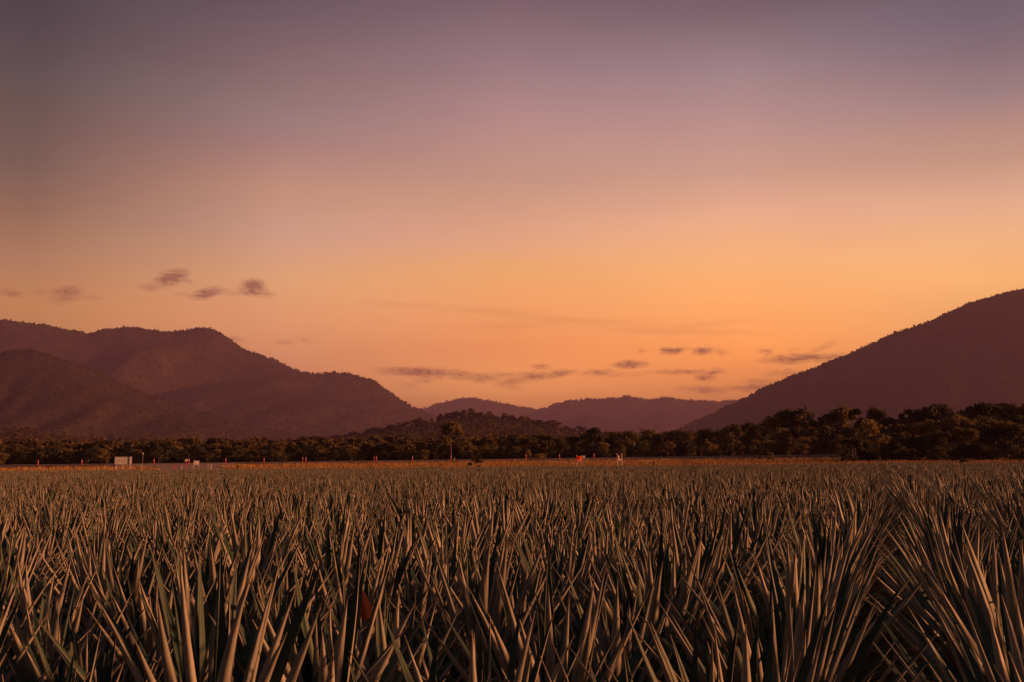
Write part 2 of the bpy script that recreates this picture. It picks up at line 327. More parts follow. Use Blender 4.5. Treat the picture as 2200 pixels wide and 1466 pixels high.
# ------------------------------------------------------------------ hills
hill_far = noisy('hill_scrub_far', (.020, .016, .009), (.050, .034, .017), .012, .95)
hill_near = noisy('hill_scrub_near', (.035, .028, .013), (.085, .062, .028), .03, .95)
def hill(name, crest, D, front, back, mat, seed, spur=.5, freq=9, shift=.12, dz=0, nu=420, nv=70, rough=8):
    xs = np.linspace(crest[0][0], crest[-1][0], nu); yv = np.interp(xs, [c[0] for c in crest], [c[1] for c in crest])
    k = np.exp(-np.linspace(-2, 2, 9)**2); k /= k.sum(); yv = np.convolve(np.pad(yv, 4, 'edge'), k, 'valid')
    ys_ = np.convolve(np.pad(yv, 60, 'edge'), np.ones(121)/121, 'valid')
    yv = yv+(vnoise(xs/17, seed+7)-.5)*3.2+(vnoise(xs/6, seed+8)-.5)*1.6
    C = np.array([P(a, b, D) for a, b in zip(xs, yv)]); C[:, 2] -= dz
    CS = np.array([P(a, b, D).z for a, b in zip(xs, ys_)])
    s = np.concatenate([np.linspace(-1, 0, int(nv*.3), endpoint=False), np.linspace(0, 1, nv)])   # -1 back foot, 0 crest, 1 front foot
    S, U = np.meshgrid(s, np.linspace(0, 1, nu), indexing='ij')
    sc = np.where(S > 0, 1-S*front/D, 1-S*back/D)
    a = np.abs(S)
    w = U+shift*a*(1+.5*a)+.03*(vnoise2(U*6, a*2.1, seed+9)-.5)*np.clip(a*2, 0, 1)
    sp = vnoise(w*freq+3.7, seed)*.68+vnoise(w*freq*2.1+a*2.5+1.2, seed+1)*.24+vnoise2(w*freq*4, a*4, seed+2)*.12
    e = 1.0+spur*(sp-.33)*4.6*np.clip(a*2.6, 0, 1)
    H = (1-a)**np.clip(e, .45, 4)
    Z = (CS[None]+(C[None, :, 2]-CS[None])*np.exp(-a*7))*H
    Z = Z-.5*rough*vnoise2(w*freq*7, a*14, seed+4)*np.clip(a*6, 0, 1)*H - 6*(a > .98)
    X = C[None, :, 0]*sc; Y = D*sc
    gi = np.arange(X.size).reshape(X.shape)
    q = np.stack([gi[:-1, :-1], gi[:-1, 1:], gi[1:, 1:], gi[1:, :-1]], -1).reshape(-1, 4)
    o = mesh_obj(name, np.stack([X, np.broadcast_to(Y, X.shape), Z], -1), q, mat, smooth=True); o['kind'] = 'structure'
    return np.stack([X, np.broadcast_to(Y, X.shape), Z], -1), s
def on_hill(G, s, n, smax=1.0, crest_n=0, seed=0):
    r = np.random.RandomState(seed); nv, nu, _ = G.shape; j0 = int(np.argmin(np.abs(s)))
    v = j0-2+r.rand(n)**.9*((nv-1-j0)*smax+1.9); u = r.rand(n)*(nu-1.01)
    if crest_n:
        v = np.concatenate([v, j0+r.rand(crest_n)*1.6-.6]); u = np.concatenate([u, r.rand(crest_n)*(nu-1.01)])
    v = np.clip(v, 0, nv-1.01); i = v.astype(int); j = u.astype(int); f = (v-i)[:, None]; h = (u-j)[:, None]
    return (G[i, j]*(1-f)+G[i+1, j]*f)*(1-h)+(G[i, j+1]*(1-f)+G[i+1, j+1]*f)*h
H = {}
H['left'] = hill('mountain_range', [(-500,730),(-250,692),(-120,683),(0,687),(40,692),(90,699),(130,704),(165,713),(200,716),(235,706),(270,703),(300,706),(330,712),(365,714),(400,709),(425,704),(455,708),(480,719),(510,741),(535,757),(575,768),(610,783),(650,801),(680,806),(715,800),(745,802),(775,811),(800,815),(830,838),(860,861),(900,882),(940,898),(1000,914),(1100,940)], 5000, 1500, 1500, hill_far, 21, .42, 11, .16, nu=600, rough=14)
H['spur'] = hill('mountain_spur', [(240,880),(300,858),(360,842),(420,830),(480,823),(530,825),(580,840),(640,863),(700,884),(780,908),(860,932),(900,950)], 4300, 700, 900, hill_far, 33, .4, 7, .14, nu=300, rough=10)
H['near'] = hill('foothill', [(-600,700),(-200,735),(0,758),(40,753),(80,755),(120,766),(160,779),(220,804),(290,838),(350,858),(420,883),(520,913),(640,938),(720,955)], 2800, 950, 750, hill_far, 45, .5, 11, .18, nu=420, rough=12)
H['far1'] = hill('far_hills', [(700,925),(800,905),(880,888),(920,876),(960,862),(1000,856),(1040,859),(1080,866),(1120,874),(1160,882),(1200,890),(1260,905),(1350,935)], 9500, 1800, 1500, hill_far, 51, .3, 7, .1, nu=300, rough=12)
H['far2'] = hill('far_hills', [(1060,930),(1110,905),(1160,882),(1190,870),(1220,862),(1260,859),(1300,859),(1325,856),(1345,852),(1370,855),(1395,860),(1425,855),(1450,859),(1500,862),(1540,863),(1580,860),(1620,858),(1680,862),(1800,880),(1900,915)], 8800, 1800, 1500, hill_far, 57, .35, 9, .1, nu=400, rough=12)
H['far3'] = hill('far_hills', [(1120,935),(1180,915),(1230,901),(1265,896),(1300,900),(1350,911),(1420,925),(1480,940)], 7300, 600, 800, hill_far, 61, .3, 6, .1, nu=200, rough=8)
H['right'] = hill('mountain', [(1400,948),(1440,930),(1480,914),(1520,896),(1560,876),(1600,856),(1640,835),(1700,808),(1760,786),(1800,770),(1850,750),(1900,725),(1950,706),(2000,691),(2030,675),(2060,661),(2090,650),(2130,637),(2170,626),(2200,620),(2300,603),(2450,600),(2650,650),(2900,760),(3050,880)], 3600, 1000, 1200, hill_far, 71, .04, 8, -.06, nu=560, rough=9)
H['low'] = hill('wooded_hill', [(640,958),(720,952),(780,943),(830,932),(870,918),(920,910),(950,904),(1000,899),(1040,901),(1080,906),(1130,912),(1180,921),(1230,932),(1290,942),(1400,956)], 1300, 380, 300, hill_near, 81, .2, 8, .08, nu=260, rough=4)
H['lowleft'] = hill('wooded_hill', [(-500,900),(-200,912),(0,929),(60,935),(130,943),(200,950),(350,958),(520,966)], 1150, 330, 300, hill_near, 85, .2, 6, .08, nu=200, rough=3)

# ------------------------------------------------------------------ tree kinds
def leaf_mat(name, c1, c2, rn=.3):
    def f(t, b, out):
        g = t.nodes.new('ShaderNodeNewGeometry'); n = t.nodes.new('ShaderNodeTexNoise'); n.inputs['Scale'].default_value = .35; n.inputs['Detail'].default_value = 4
        t.links.new(g.outputs['Position'], n.inputs['Vector'])
        oi = t.nodes.new('ShaderNodeObjectInfo')
        a = t.nodes.new('ShaderNodeMath'); a.operation = 'MULTIPLY_ADD'; t.links.new(oi.outputs['Random'], a.inputs[0]); a.inputs[1].default_value = .7; t.links.new(n.outputs['Fac'], a.inputs[2])
        r = t.nodes.new('ShaderNodeValToRGB'); r.color_ramp.elements[0].position = .45; r.color_ramp.elements[1].position = 1.0
        r.color_ramp.elements[0].color = (*c1, 1); r.color_ramp.elements[1].color = (*c2, 1); t.links.new(a.outputs[0], r.inputs[0])
        t.links.new(r.outputs[0], b.inputs['Base Color']); b.inputs['Roughness'].default_value = .7; b.inputs['Specular IOR Level'].default_value = .25
        tr = t.nodes.new('ShaderNodeBsdfTranslucent'); t.links.new(r.outputs[0], tr.inputs[0]); m = t.nodes.new('ShaderNodeMixShader'); m.inputs[0].default_value = .25
        t.links.new(b.outputs[0], m.inputs[1]); t.links.new(tr.outputs[0], m.inputs[2]); t.links.new(m.outputs[0], out.inputs[0])
    return material(name, f)
leaf_olive = leaf_mat('olive_leaves', (.035, .034, .012), (.20, .145, .04))
leaf_dark = leaf_mat('dark_leaves', (.016, .020, .010), (.075, .065, .024))
leaf_gold = leaf_mat('yellow_green_leaves', (.09, .085, .02), (.32, .24, .055))
leaf_far = leaf_mat('far_leaves', (.028, .025, .012), (.12, .082, .036))
bark = noisy('bark', (.10, .08, .06), (.24, .19, .15), 2.5, .9, stretch=(1, 1, .3))
bark_pale = noisy('pale_bark', (.13, .11, .09), (.30, .25, .2), 2.0, .8, stretch=(1, 1, .3))
def tree_meshes(seed, h, w, style, nleaf=1700, lsz=.30):
    """trunk with limbs, and crown of leaf clumps; base at the origin"""
    r = random.Random(seed); q = np.random.RandomState(seed); tb = MB()
    tips = []
    bare = {'gum': .42, 'bushy': .12, 'umbrella': .62, 'shrub': .02, 'thin': .3}[style]
    lean = Vector((r.uniform(-.08, .08), r.uniform(-.08, .08), 1))
    n = 6; pts = [Vector((lean.x*h*t+r.uniform(-.1, .1)*t, lean.y*h*t+r.uniform(-.1, .1)*t, h*.8*t)) for t in np.linspace(0, 1, n)]
    r0 = .022*h+.04
    tb.tube(pts, [r0*(1-.8*t) for t in np.linspace(0, 1, n)], 7)
    tips.append((pts[-1], w*.24))
    nl = {'gum': 9, 'bushy': 12, 'umbrella': 8, 'shrub': 7, 'thin': 8}[style]
    for i in range(nl):
        t = bare+(1-bare)*(i+.5)/nl*.95 if style != 'umbrella' else r.uniform(.55, .9)
        b = Vector((lean.x*h*t, lean.y*h*t, h*.8*t)); a = i*2.4+r.uniform(-.5, .5)
        prof = {'gum': math.sin(math.pi*min(1, .25+.7*(t-bare)/(1-bare))), 'bushy': math.sin(math.pi*min(.97, .35+.55*t)), 'umbrella': 1, 'shrub': 1-.5*t, 'thin': .8}[style]
        ln = w*.42*prof*r.uniform(.7, 1.12)
        up = {'gum': .55, 'bushy': .4, 'umbrella': .0, 'shrub': .5, 'thin': .9}[style]*ln
        zt = b.z+up+r.uniform(0, .1)*h
        if style == 'umbrella': zt = h*r.uniform(.84, .93)
        e = Vector((b.x+math.cos(a)*ln, b.y+math.sin(a)*ln, min(zt, h*.93)))
        md = (b+e)/2+Vector((0, 0, -.04*h*r.random()))
        tb.tube([b, md, e], [r0*.42*(1-.5*t), r0*.28*(1-.5*t), r0*.1], 5)
        tips.append((e, w*r.uniform(.15, .25)*(.75 if style == 'umbrella' else 1)))
        if r.random() < .75: tips.append(((b*.35+e*.65)+Vector((r.uniform(-.07, .07)*w, r.uniform(-.07, .07)*w, r.uniform(-.02, .12)*h)), w*r.uniform(.12, .2)))
    if style in ('bushy', 'shrub'):
        for i in range(6): a = r.uniform(0, 6.28); tips.append((Vector((math.cos(a)*w*.25, math.sin(a)*w*.25, h*r.uniform(.12, .4))), w*r.uniform(.15, .22)))
    C = np.array([tuple(t[0]) for t in tips]); RR = np.array([t[1] for t in tips])
    k = q.choice(len(tips), nleaf, p=RR**2/np.sum(RR**2))
    d = q.normal(size=(nleaf, 3)); d /= np.linalg.norm(d, axis=1)[:, None]
    rad = RR[k]*(q.rand(nleaf)**.45)*(.75+.5*vnoise(d[:, 0]*3+d[:, 1]*4+k*7.3+20, seed % 97))
    c = C[k]+d*rad[:, None]*np.array([1, 1, .62 if style != 'umbrella' else .42])
    c[:, 2] = np.maximum(c[:, 2], .06*h)
    sz = lsz*(.55+q.rand(nleaf)*.8)
    n1 = q.normal(size=(nleaf, 3)); n1 /= np.linalg.norm(n1, axis=1)[:, None]; n2 = np.cross(n1, q.normal(size=(nleaf, 3))); n2 /= np.linalg.norm(n2, axis=1)[:, None]
    n1 *= sz[:, None]; n2 *= sz[:, None]*.5
    V = np.stack([c-n1, c+n2, c+n1*1.1, c-n2*.9], 1).reshape(-1, 3)
    F = np.arange(nleaf*4).reshape(-1, 4)
    return tb, V, F
class Kind:
    def __init__(s, seed, h, w, style, mat, bk=bark, nleaf=1700, lsz=.3):
        tb, V, F = tree_meshes(seed, h, w, style, nleaf, lsz); s.h = h; s.w = w
        o = mesh_obj('crown', V, F, mat, link=False); s.crown = o.data; bpy.data.objects.remove(o)
        o = mesh_obj('trunk', tb.v, tb.f, bk, link=False, smooth=True); s.trunk = o.data; bpy.data.objects.remove(o)
        nv = len(tb.v)                     # both in one mesh for woodland that reads as a mass
        me = bpy.data.meshes.new('woodland_tree'); me.from_pydata(tb.v+V.tolist(), [], [tuple(f) for f in tb.f]+(F+nv).tolist())
        me.materials.append(bk); me.materials.append(mat)
        me.polygons.foreach_set('material_index', np.array([0]*len(tb.f)+[1]*len(F), dtype=np.int32)); s.joined = bpy.data.objects.new('woodland_tree', me)
def plant_tree(kind, name, X, Y, h, wscale, label, cat='tree', group=None, rz=None, zoff=-.15):
    root = empty(name, (X, Y, float(ground_z(X, Y))+zoff), rnd.uniform(0, 6.28) if rz is None else rz)
    s = h/kind.h; root.scale = (s*wscale, s*wscale, s)
    for nm, me in (('crown', kind.crown), ('trunk', kind.trunk)):
        c = bpy.data.objects.new(nm, me); COL.objects.link(c); c.parent = root
    return tag(root, label, cat, group)
gums = [Kind(100+i, 10, 7.5, 'gum', [leaf_olive, leaf_dark, leaf_olive][i], [bark, bark_pale, bark_pale][i], 2600, .34) for i in range(3)]
bushy = [Kind(200+i, 7, 6.5, 'bushy', [leaf_olive, leaf_dark, leaf_dark, leaf_olive][i], bark, 2200, .28) for i in range(4)]
umb = Kind(301, 11, 6, 'umbrella', leaf_dark, bark_pale, 1700, .32)
thin = Kind(311, 10, 4.5, 'thin', leaf_dark, bark_pale, 1700, .3)
golden = [Kind(400+i, 6, 5, 'bushy', leaf_gold, bark, 1800, .24) for i in range(2)]
shrub = Kind(501, 2.4, 2.2, 'shrub', leaf_dark, bark, 1100, .13)
shrub_y = Kind(502, 2.0, 2.4, 'shrub', leaf_gold, bark, 900, .12)
leaf_dry = leaf_mat('dry_woodland_leaves', (.045, .036, .016), (.17, .115, .045))
farkinds = [Kind(600+i, 10, 8, ['gum', 'bushy', 'bushy', 'umbrella'][i], leaf_dry, bark, 420, .75) for i in range(4)]

# woodland too many to count, behind the belt and on the hills
pts = []; scl = []
r = np.random.RandomState(77)
n = 23000
Yw = 290+(r.rand(n)**1.3)*1500; azw = (r.rand(n)*2-1)*R(33)
Xw = Yw*np.tan(azw); Zw = ground_z(Xw, Yw)-.3
keep = Yw < 1800
pts.append(np.stack([Xw, Yw, Zw], -1)[keep]); scl.append((.36+.36*r.rand(n)**1.5)[keep])
def addh(key, n, smax, cn, size, seed):
    q = on_hill(*H[key], n, smax, cn, seed); pts.append(q-np.array([0, 0, .4])); scl.append(size*(.6+.6*np.random.RandomState(seed).rand(len(q))))
addh('low', 3600, 1.0, 260, .95, 1); addh('lowleft', 2600, 1.0, 160, .85, 2)
W = np.concatenate(pts); S1 = np.concatenate(scl); n = len(W)
tag(scatter('woodland', W, np.stack([0*S1, 0*S1, r.rand(n)*6.28], -1), np.stack([S1, S1, S1*(.8+.4*r.rand(n))], -1), r.randint(0, 4, n), [k.joined for k in farkinds]),
    'far woodland of brown green trees covering the flats and low hills behind the road', 'woodland', kind='stuff')
# mountain forest
specks = [Kind(700+i, 10, 9, 'bushy', leaf_far, bark, 60, 1.9) for i in range(3)]
pts = []; scl = []
addh('left', 17000, .9, 1500, 1.0, 11); addh('spur', 3500, .9, 300, .95, 12); addh('near', 13000, .95, 700, .62, 13)
addh('far1', 2500, .8, 500, 1.5, 14); addh('far2', 4500, .8, 800, 1.5, 15); addh('far3', 900, .8, 200, 1.3, 16); addh('right', 17000, .95, 1100, .72, 17)
W = np.concatenate(pts); S1 = np.concatenate(scl); n = len(W)
tag(scatter('mountain_forest', W, np.stack([0*S1, 0*S1, r.rand(n)*6.28], -1), np.stack([S1, S1, S1*(.7+.6*r.rand(n)**2)], -1), r.randint(0, 3, n), [k.joined for k in specks]),
    'scrubby eucalypt forest covering the hazy purple mountains', 'forest', kind='stuff')

# ------------------------------------------------------------------ trees one can tell apart
def topped(px, ytop, Y, kind, name, label, wscale=1, group=None, cat='tree'):
    X = GX(px, Y); g = float(ground_z(X, Y)); h = P(px, ytop, Y).z-g
    return plant_tree(kind, name, X, Y, h/.97, wscale, label, cat, group)
topped(968, 903, 246, gums[0], 'gum_tree', 'tall gum tree with orange lit crown standing by the road before the low wooded hill', .72)
topped(934, 950, 248, bushy[1], 'bushy_tree', 'dark round tree tight against the left side of the tall orange lit gum tree', .8)
topped(1019, 973, 119, shrub, 'shrub', 'lone dark shrub in the grass strip below and right of the tall gum tree', .85, cat='shrub')
topped(1655, 971, 196, shrub_y, 'shrub', 'larger pale green shrub on the grass before the road near the right', .8, cat='shrub')
topped(1632, 976, 205, shrub_y, 'shrub', 'small yellow shrub just left of the larger pale green shrub before the road', .7, cat='shrub')
topped(1787, 979, 212, shrub, 'shrub', 'low dark shrub on the road bank beside the edge of the right grove', 1.6, cat='shrub')
topped(2071, 982, 118, shrub, 'shrub', 'small dark round shrub at the crop edge before the dark right grove', .9, cat='shrub')
topped(1140, 985, 225, shrub, 'shrub', 'small dark tuft on the road shoulder left of the red sign', 1.2, cat='shrub')
# golden rounded bushes right of the red sign
topped(1302, 951, 243, golden[0], 'golden_tree', 'rounded golden green tree behind the road, left one of the pair near the white sign', .75)
topped(1337, 953, 243, golden[1], 'golden_tree', 'rounded golden green tree behind the road, right one of the pair near the white sign', .75)
topped(1386, 950, 246, golden[0], 'golden_tree', 'olive gold tree behind the road just right of the golden pair', .8)
topped(1135, 965, 243, golden[1], 'golden_tree', 'low yellow green bushy tree behind the road, left of the red sign', .9)
topped(1160, 974, 242, shrub_y, 'shrub', 'low spreading yellow green shrub behind the road left of the red sign', 2.2, cat='shrub')
# front belt behind the road, left to right
belt = [(x, 962+rnd.choice([-9, -4, 0, 4, 8])+rnd.uniform(-3, 3)) for x in range(-120, 920, 19)]
i = 0
for x, yt in belt:
    i += 1; x += rnd.uniform(-6, 6)
    topped(x, yt, 252+rnd.uniform(-4, 12), bushy[i % 4], 'bushy_tree', f'dark bushy tree, front row beyond the road, {ordw(i)} from the left end', 1.0+rnd.uniform(-.1, .25), 'front row trees beyond the left half of the road')
belt2 = [(1052,938),(1078,942),(1106,928),(1140,936),(1172,930),(1205,940),(1236,934),(1262,926),(1278,917),(1310,936),(1330,924),(1352,921),(1392,917),(1420,930),(1450,922),(1478,921),(1510,918),(1545,921),(1575,908),(1612,905),(1650,905)]
for i, (x, yt) in enumerate(belt2, 1):
    k = rnd.choice([gums[0], gums[1], bushy[0], bushy[2], bushy[3], gums[2]])
    topped(x, yt, 262+rnd.uniform(-6, 14), k, 'belt_tree', f'tall olive tree in the belt beyond the road, {ordw(i)} right of tall gum', rnd.uniform(.75, 1.0), 'tall belt trees right of the tall gum')
for i, x in enumerate(range(1000, 1820, 27), 1):
    topped(x+rnd.uniform(-7, 7), 955+rnd.uniform(-10, 8)-max(0, x-1400)*.04, 247+rnd.uniform(-2, 4), bushy[(i*3) % 4], 'bushy_tree', f'low bushy tree at the foot of the belt, {ordw(i)} right of tall gum', 1.0, 'low trees at the foot of the belt right of the tall gum')
# second row, taller than the front one, left
for i, x in enumerate(range(-100, 910, 30), 1):
    topped(x+rnd.uniform(-9, 9), 951+rnd.uniform(-8, 6), 310+rnd.uniform(-12, 30), (gums+bushy)[i % 7], 'belt_tree', f'brown green tree, second row beyond the road, {ordw(i)} from the left end', .95, 'second row trees beyond the left half of the road')
# right grove: back line with ragged tops, then the near dark line with trunks showing
back = [(1672,876,0),(1694,881,1),(1720,874,2),(1748,888,0),(1782,877,1),(1815,876,0),(1832,873,3),(1858,884,0),(1885,877,1),(1915,882,2),(1943,880,4),(1965,876,4),(1990,878,0),(2017,865,1),(2055,872,0),(2085,868,2),(2118,862,1),(2150,856,3),(2172,858,1),(2205,866,0),(2240,858,2),(2280,864,1),(2330,860,0)]
gk = [gums[0], gums[1], gums[2], umb, thin]
for i, (x, yt, k) in enumerate(back, 1):
    yt += rnd.choice([-5, -2, 1, 6, 11])
    topped(x, yt, 226 if x > 1840 else 262, gk[k], 'grove_tree', f'tall ragged tree on the skyline of the right grove, {ordw(i)} from its left end', rnd.uniform(.5, .85), 'skyline trees of the right grove')
mid = [(1690,905),(1715,915),(1745,908),(1775,900),(1805,912),(1838,905),(1870,898),(1900,903),(1932,900),(1965,905),(1998,895),(2030,898),(2064,890),(2098,893),(2132,882),(2165,886),(2200,884),(2240,886),(2285,884)]
for i, (x, yt) in enumerate(mid, 1):
    k = golden[i % 2] if i in (7, 8, 9) else rnd.choice(gums+bushy[:2])
    topped(x, yt+rnd.uniform(0, 14), 205 if x > 1840 else 252, k, 'grove_tree', (f'sunlit yellow green tree amid the right grove, {["", "left", "middle", "right"][i-6]} one of three' if i in (7, 8, 9) else f'olive tree halfway back in the right grove, {ordw(i)} from its left end'), rnd.uniform(.7, .9), 'middle trees of the right grove')
near = [(1835,938,1),(1862,942,0),(1888,930,2),(1910,945,0),(1938,925,1),(1968,935,0),(1995,928,2),(2022,922,1),(2050,930,0),(2078,915,2),(2106,905,1),(2134,912,0),(2160,900,2),(2188,908,1),(2215,905,0),(2255,900,2),(2300,905,1)]
for i, (x, yt, k) in enumerate(near, 1):
    kd = [bushy[1], gums[1], gums[2]][k]
    topped(x, yt, 176+rnd.uniform(-6, 14), kd, 'grove_tree', f'dark tree at the grassy front of the right grove, {ordw(i)} from its left end', rnd.uniform(.8, 1.0), 'front trees of the right grove')

for i, x in enumerate(range(1828, 2330, 24), 1):
    topped(x+rnd.uniform(-8, 8), 958+rnd.uniform(-9, 8), 168+rnd.uniform(-3, 5), [bushy[1], bushy[2]][i % 2], 'bushy_tree', f'low dark bush under the front of the right grove, {ordw(i)} from its left end', 1.1, 'low bushes under the right grove', cat='bush')
# ------------------------------------------------------------------ dry grass
def grass_strip():
    q = np.random.RandomState(9); n = 52000
    Y = FIELD_Y+.6+(q.rand(n)**1.25)*(ROAD_Y-11-FIELD_Y); X = Y*np.tan((q.rand(n)*2-1)*R(32))
    # bare where the gravel road runs
    cxx = np.interp(Y, cy[::-1], cx[::-1]); hh = np.interp(Y, cy[::-1], hw[::-1])
    patch = vnoise2(X*.08, Y*.12, 5)
    keep = (np.abs(X-cxx) > hh+.5) & ((X > GX(300, 150)) | (q.rand(n) < .35) | (Y < 112)) & (patch > .14)
    X = X[keep]; Y = Y[keep]; Z = ground_z(X, Y); n = len(X)
    k = 5; V = []; 
    h = (.35+.35*q.rand(n, k))*(.6+.6*vnoise2(X*.15, Y*.3, 8))[:, None]; a = q.rand(n, k)*6.28; ox = q.normal(size=(n, k))*.12; oy = q.normal(size=(n, k))*.12
    w = .022+.00012*Y[:, None]; lean = q.rand(n, k)*.25
    bx = X[:, None]+ox; by = Y[:, None]+oy; z = Z[:, None]-.03
    b0 = np.stack([bx-w*np.cos(a), by-w*np.sin(a), z+0*a], -1); b1 = np.stack([bx+w*np.cos(a), by+w*np.sin(a), z+0*a], -1)
    tp = np.stack([bx+lean*np.cos(a*3), by+lean*np.sin(a*3), z+h], -1)
    V = np.stack([b0, b1, tp], 2).reshape(-1, 3); return V, np.arange(len(V)).reshape(-1, 3)
straw = noisy('dry_straw', (.26, .15, .06), (.50, .30, .12), .25, .8)
V, F = grass_strip()
tag(mesh_obj('dry_grass', V, F, straw), 'golden dry grass growing between the crop and the road', 'grass', kind='stuff')

# ------------------------------------------------------------------ pineapples
def leafside(name, base1, base2, tipc, rough):
    def f(t, b, out):
        uv = t.nodes.new('ShaderNodeUVMap'); uv.uv_map = 'uv'
        mp = t.nodes.new('ShaderNodeMapping'); mp.inputs['Scale'].default_value = (34, 1.6, 1); t.links.new(uv.outputs[0], mp.inputs[0])
        n = t.nodes.new('ShaderNodeTexNoise'); n.inputs['Scale'].default_value = 1; n.inputs['Detail'].default_value = 3; t.links.new(mp.outputs[0], n.inputs['Vector'])
        g = t.nodes.new('ShaderNodeNewGeometry'); n2 = t.nodes.new('ShaderNodeTexNoise'); n2.inputs['Scale'].default_value = 5; n2.inputs['Detail'].default_value = 5; t.links.new(g.outputs['Position'], n2.inputs['Vector'])
        ad = t.nodes.new('ShaderNodeMath'); ad.operation = 'MULTIPLY_ADD'; t.links.new(n.outputs['Fac'], ad.inputs[0]); ad.inputs[1].default_value = .6; 
        ml = t.nodes.new('ShaderNodeMath'); ml.operation = 'MULTIPLY'; t.links.new(n2.outputs['Fac'], ml.inputs[0]); ml.inputs[1].default_value = .5; t.links.new(ml.outputs[0], ad.inputs[2])
        r = t.nodes.new('ShaderNodeValToRGB'); r.color_ramp.elements[0].position = .38; r.color_ramp.elements[1].position = .72
        r.color_ramp.elements[0].color = (*base1, 1); r.color_ramp.elements[1].color = (*base2, 1); t.links.new(ad.outputs[0], r.inputs[0])
        s = t.nodes.new('ShaderNodeSeparateXYZ'); t.links.new(uv.outputs[0], s.inputs[0])
        fr = t.nodes.new('ShaderNodeMath'); fr.operation = 'FRACT'; t.links.new(s.outputs['Y'], fr.inputs[0])
        tr = t.nodes.new('ShaderNodeMapRange'); t.links.new(fr.outputs[0], tr.inputs[0]); tr.inputs[1].default_value = .92; tr.inputs[2].default_value = .985; tr.inputs[4].default_value = .8
        m = t.nodes.new('ShaderNodeMix'); m.data_type = 'RGBA'; t.links.new(tr.outputs[0], m.inputs[0]); t.links.new(r.outputs[0], m.inputs[6]); m.inputs[7].default_value = (*tipc, 1)
        oi = t.nodes.new('ShaderNodeObjectInfo'); h = t.nodes.new('ShaderNodeHueSaturation'); mr = t.nodes.new('ShaderNodeMapRange'); t.links.new(oi.outputs['Random'], mr.inputs[0]); mr.inputs[3].default_value = .75; mr.inputs[4].default_value = 1.2
        t.links.new(mr.outputs[0], h.inputs['Value']); t.links.new(m.outputs[2], h.inputs['Color'])
        t.links.new(h.outputs[0], b.inputs['Base Color']); b.inputs['Roughness'].default_value = rough; b.inputs['Specular IOR Level'].default_value = .3
        bp = t.nodes.new('ShaderNodeBump'); bp.inputs['Strength'].default_value = .25; bp.inputs['Distance'].default_value = .003; t.links.new(n.outputs['Fac'], bp.inputs['Height']); t.links.new(bp.outputs[0], b.inputs['Normal'])
    return material(name, f)
leaf_up = leafside('pineapple_leaf_upper', (.022, .046, .032), (.048, .086, .060), (.07, .05, .03), .5)
leaf_dn = leafside('pineapple_leaf_underside', (.16, .175, .15), (.46, .43, .36), (.24, .18, .13), .6)
def rosette(seed, nl=46, rings=10, link=False, name='pineapple_plant'):
    r = np.random.RandomState(seed); V = []; F = []; MI = []; UV = []
    ssec = np.array([-1, -.5, 0, .5, 1, .5, 0, -.5]); up = np.array([1, 1, 1, 1, 1, 0, 0, 0])
    for k in range(nl):
        q = k/(nl-1)                                    # 0 inner .. 1 outer
        ph = k*2.39996+r.normal()*.18
        th0 = R(4+51*q**.95+r.normal()*3.5); bend = R(-2+7*q+r.normal()*3.0)
        Ln = (.72+.12*math.sin(math.pi*min(1, .1+.8*q)))*(1-.10*q)*(.9+.2*r.rand())*(.85 if q < .08 else 1)
        if q > .92: th0 += R(8); bend += R(10)
        W = (.053+.015*r.rand())*(.8 if q < .1 else 1)
        t = np.linspace(0, 1, rings); ang = th0+bend*t**1.4
        dl = Ln/(rings-1); rr = .02+.03*q+np.concatenate([[0], np.cumsum(np.sin((ang[:-1]+ang[1:])/2)*dl)])
        zz = .05+.11*(1-q)+np.concatenate([[0], np.cumsum(np.cos((ang[:-1]+ang[1:])/2)*dl)])
        side = r.normal()*.05; twist = r.normal()*.35
        wt = W*(1-np.clip((t-.3)/.7, 0, 1)**1.7); wt[-1] = .0015
        chan = (.46-.12*t)
        er = np.array([math.cos(ph), math.sin(ph), 0]); es = np.array([-math.sin(ph), math.cos(ph), 0]); ez = np.array([0, 0, 1.])
        base = len(V)*0+sum(len(v) for v in V)
        th = .0045*(1-t)+.0008
        rows = []
        for i in range(rings):
            tang = er*math.sin(ang[i])+ez*math.cos(ang[i]); nrm = -er*math.cos(ang[i])+ez*math.sin(ang[i])    # inner (upper) side
            tw = twist*t[i]; e2 = es*math.cos(tw)+nrm*math.sin(tw); n2 = nrm*math.cos(tw)-es*math.sin(tw)
            c = er*rr[i]+ez*zz[i]+es*side*t[i]**2
            x = ssec*wt[i]/2; dpt = ssec**2*wt[i]*chan[i]+np.where(up > 0, 0, -th[i]*(1.2))
            rows.append(c[None]+x[:, None]*e2[None]+dpt[:, None]*n2[None])
        v = np.concatenate(rows); V.append(v)
        UV.append(np.stack([np.tile(np.array([0,.25,.5,.75,1,.75,.5,.25]), rings)+k*1.37, np.repeat(np.minimum(t, .999), 8)+k], -1))
        i0 = base+np.arange(rings-1)[:, None]*8; j = np.arange(8)[None]; j2 = (j+1) % 8
        f = np.stack([i0+j, i0+j2, i0+8+j2, i0+8+j], -1); F.append(f.reshape(-1, 4)); MI.append(np.tile(np.array([0,0,0,0,1,1,1,1]), rings-1))
    return mesh_obj(name, np.concatenate(V), np.concatenate(F), [leaf_up, leaf_dn], smooth=True, mat_idx=np.concatenate(MI), uv=np.concatenate(UV), link=link)
protos = [rosette(1000+i, 35+(i*5) % 8) for i in range(12)]
LANE_AZ = R(20.3); dirv = np.array([math.sin(LANE_AZ), math.cos(LANE_AZ)]); perp = np.array([math.cos(LANE_AZ), -math.sin(LANE_AZ)])
PITCHX = 1.72; plants = []
r = np.random.RandomState(4)
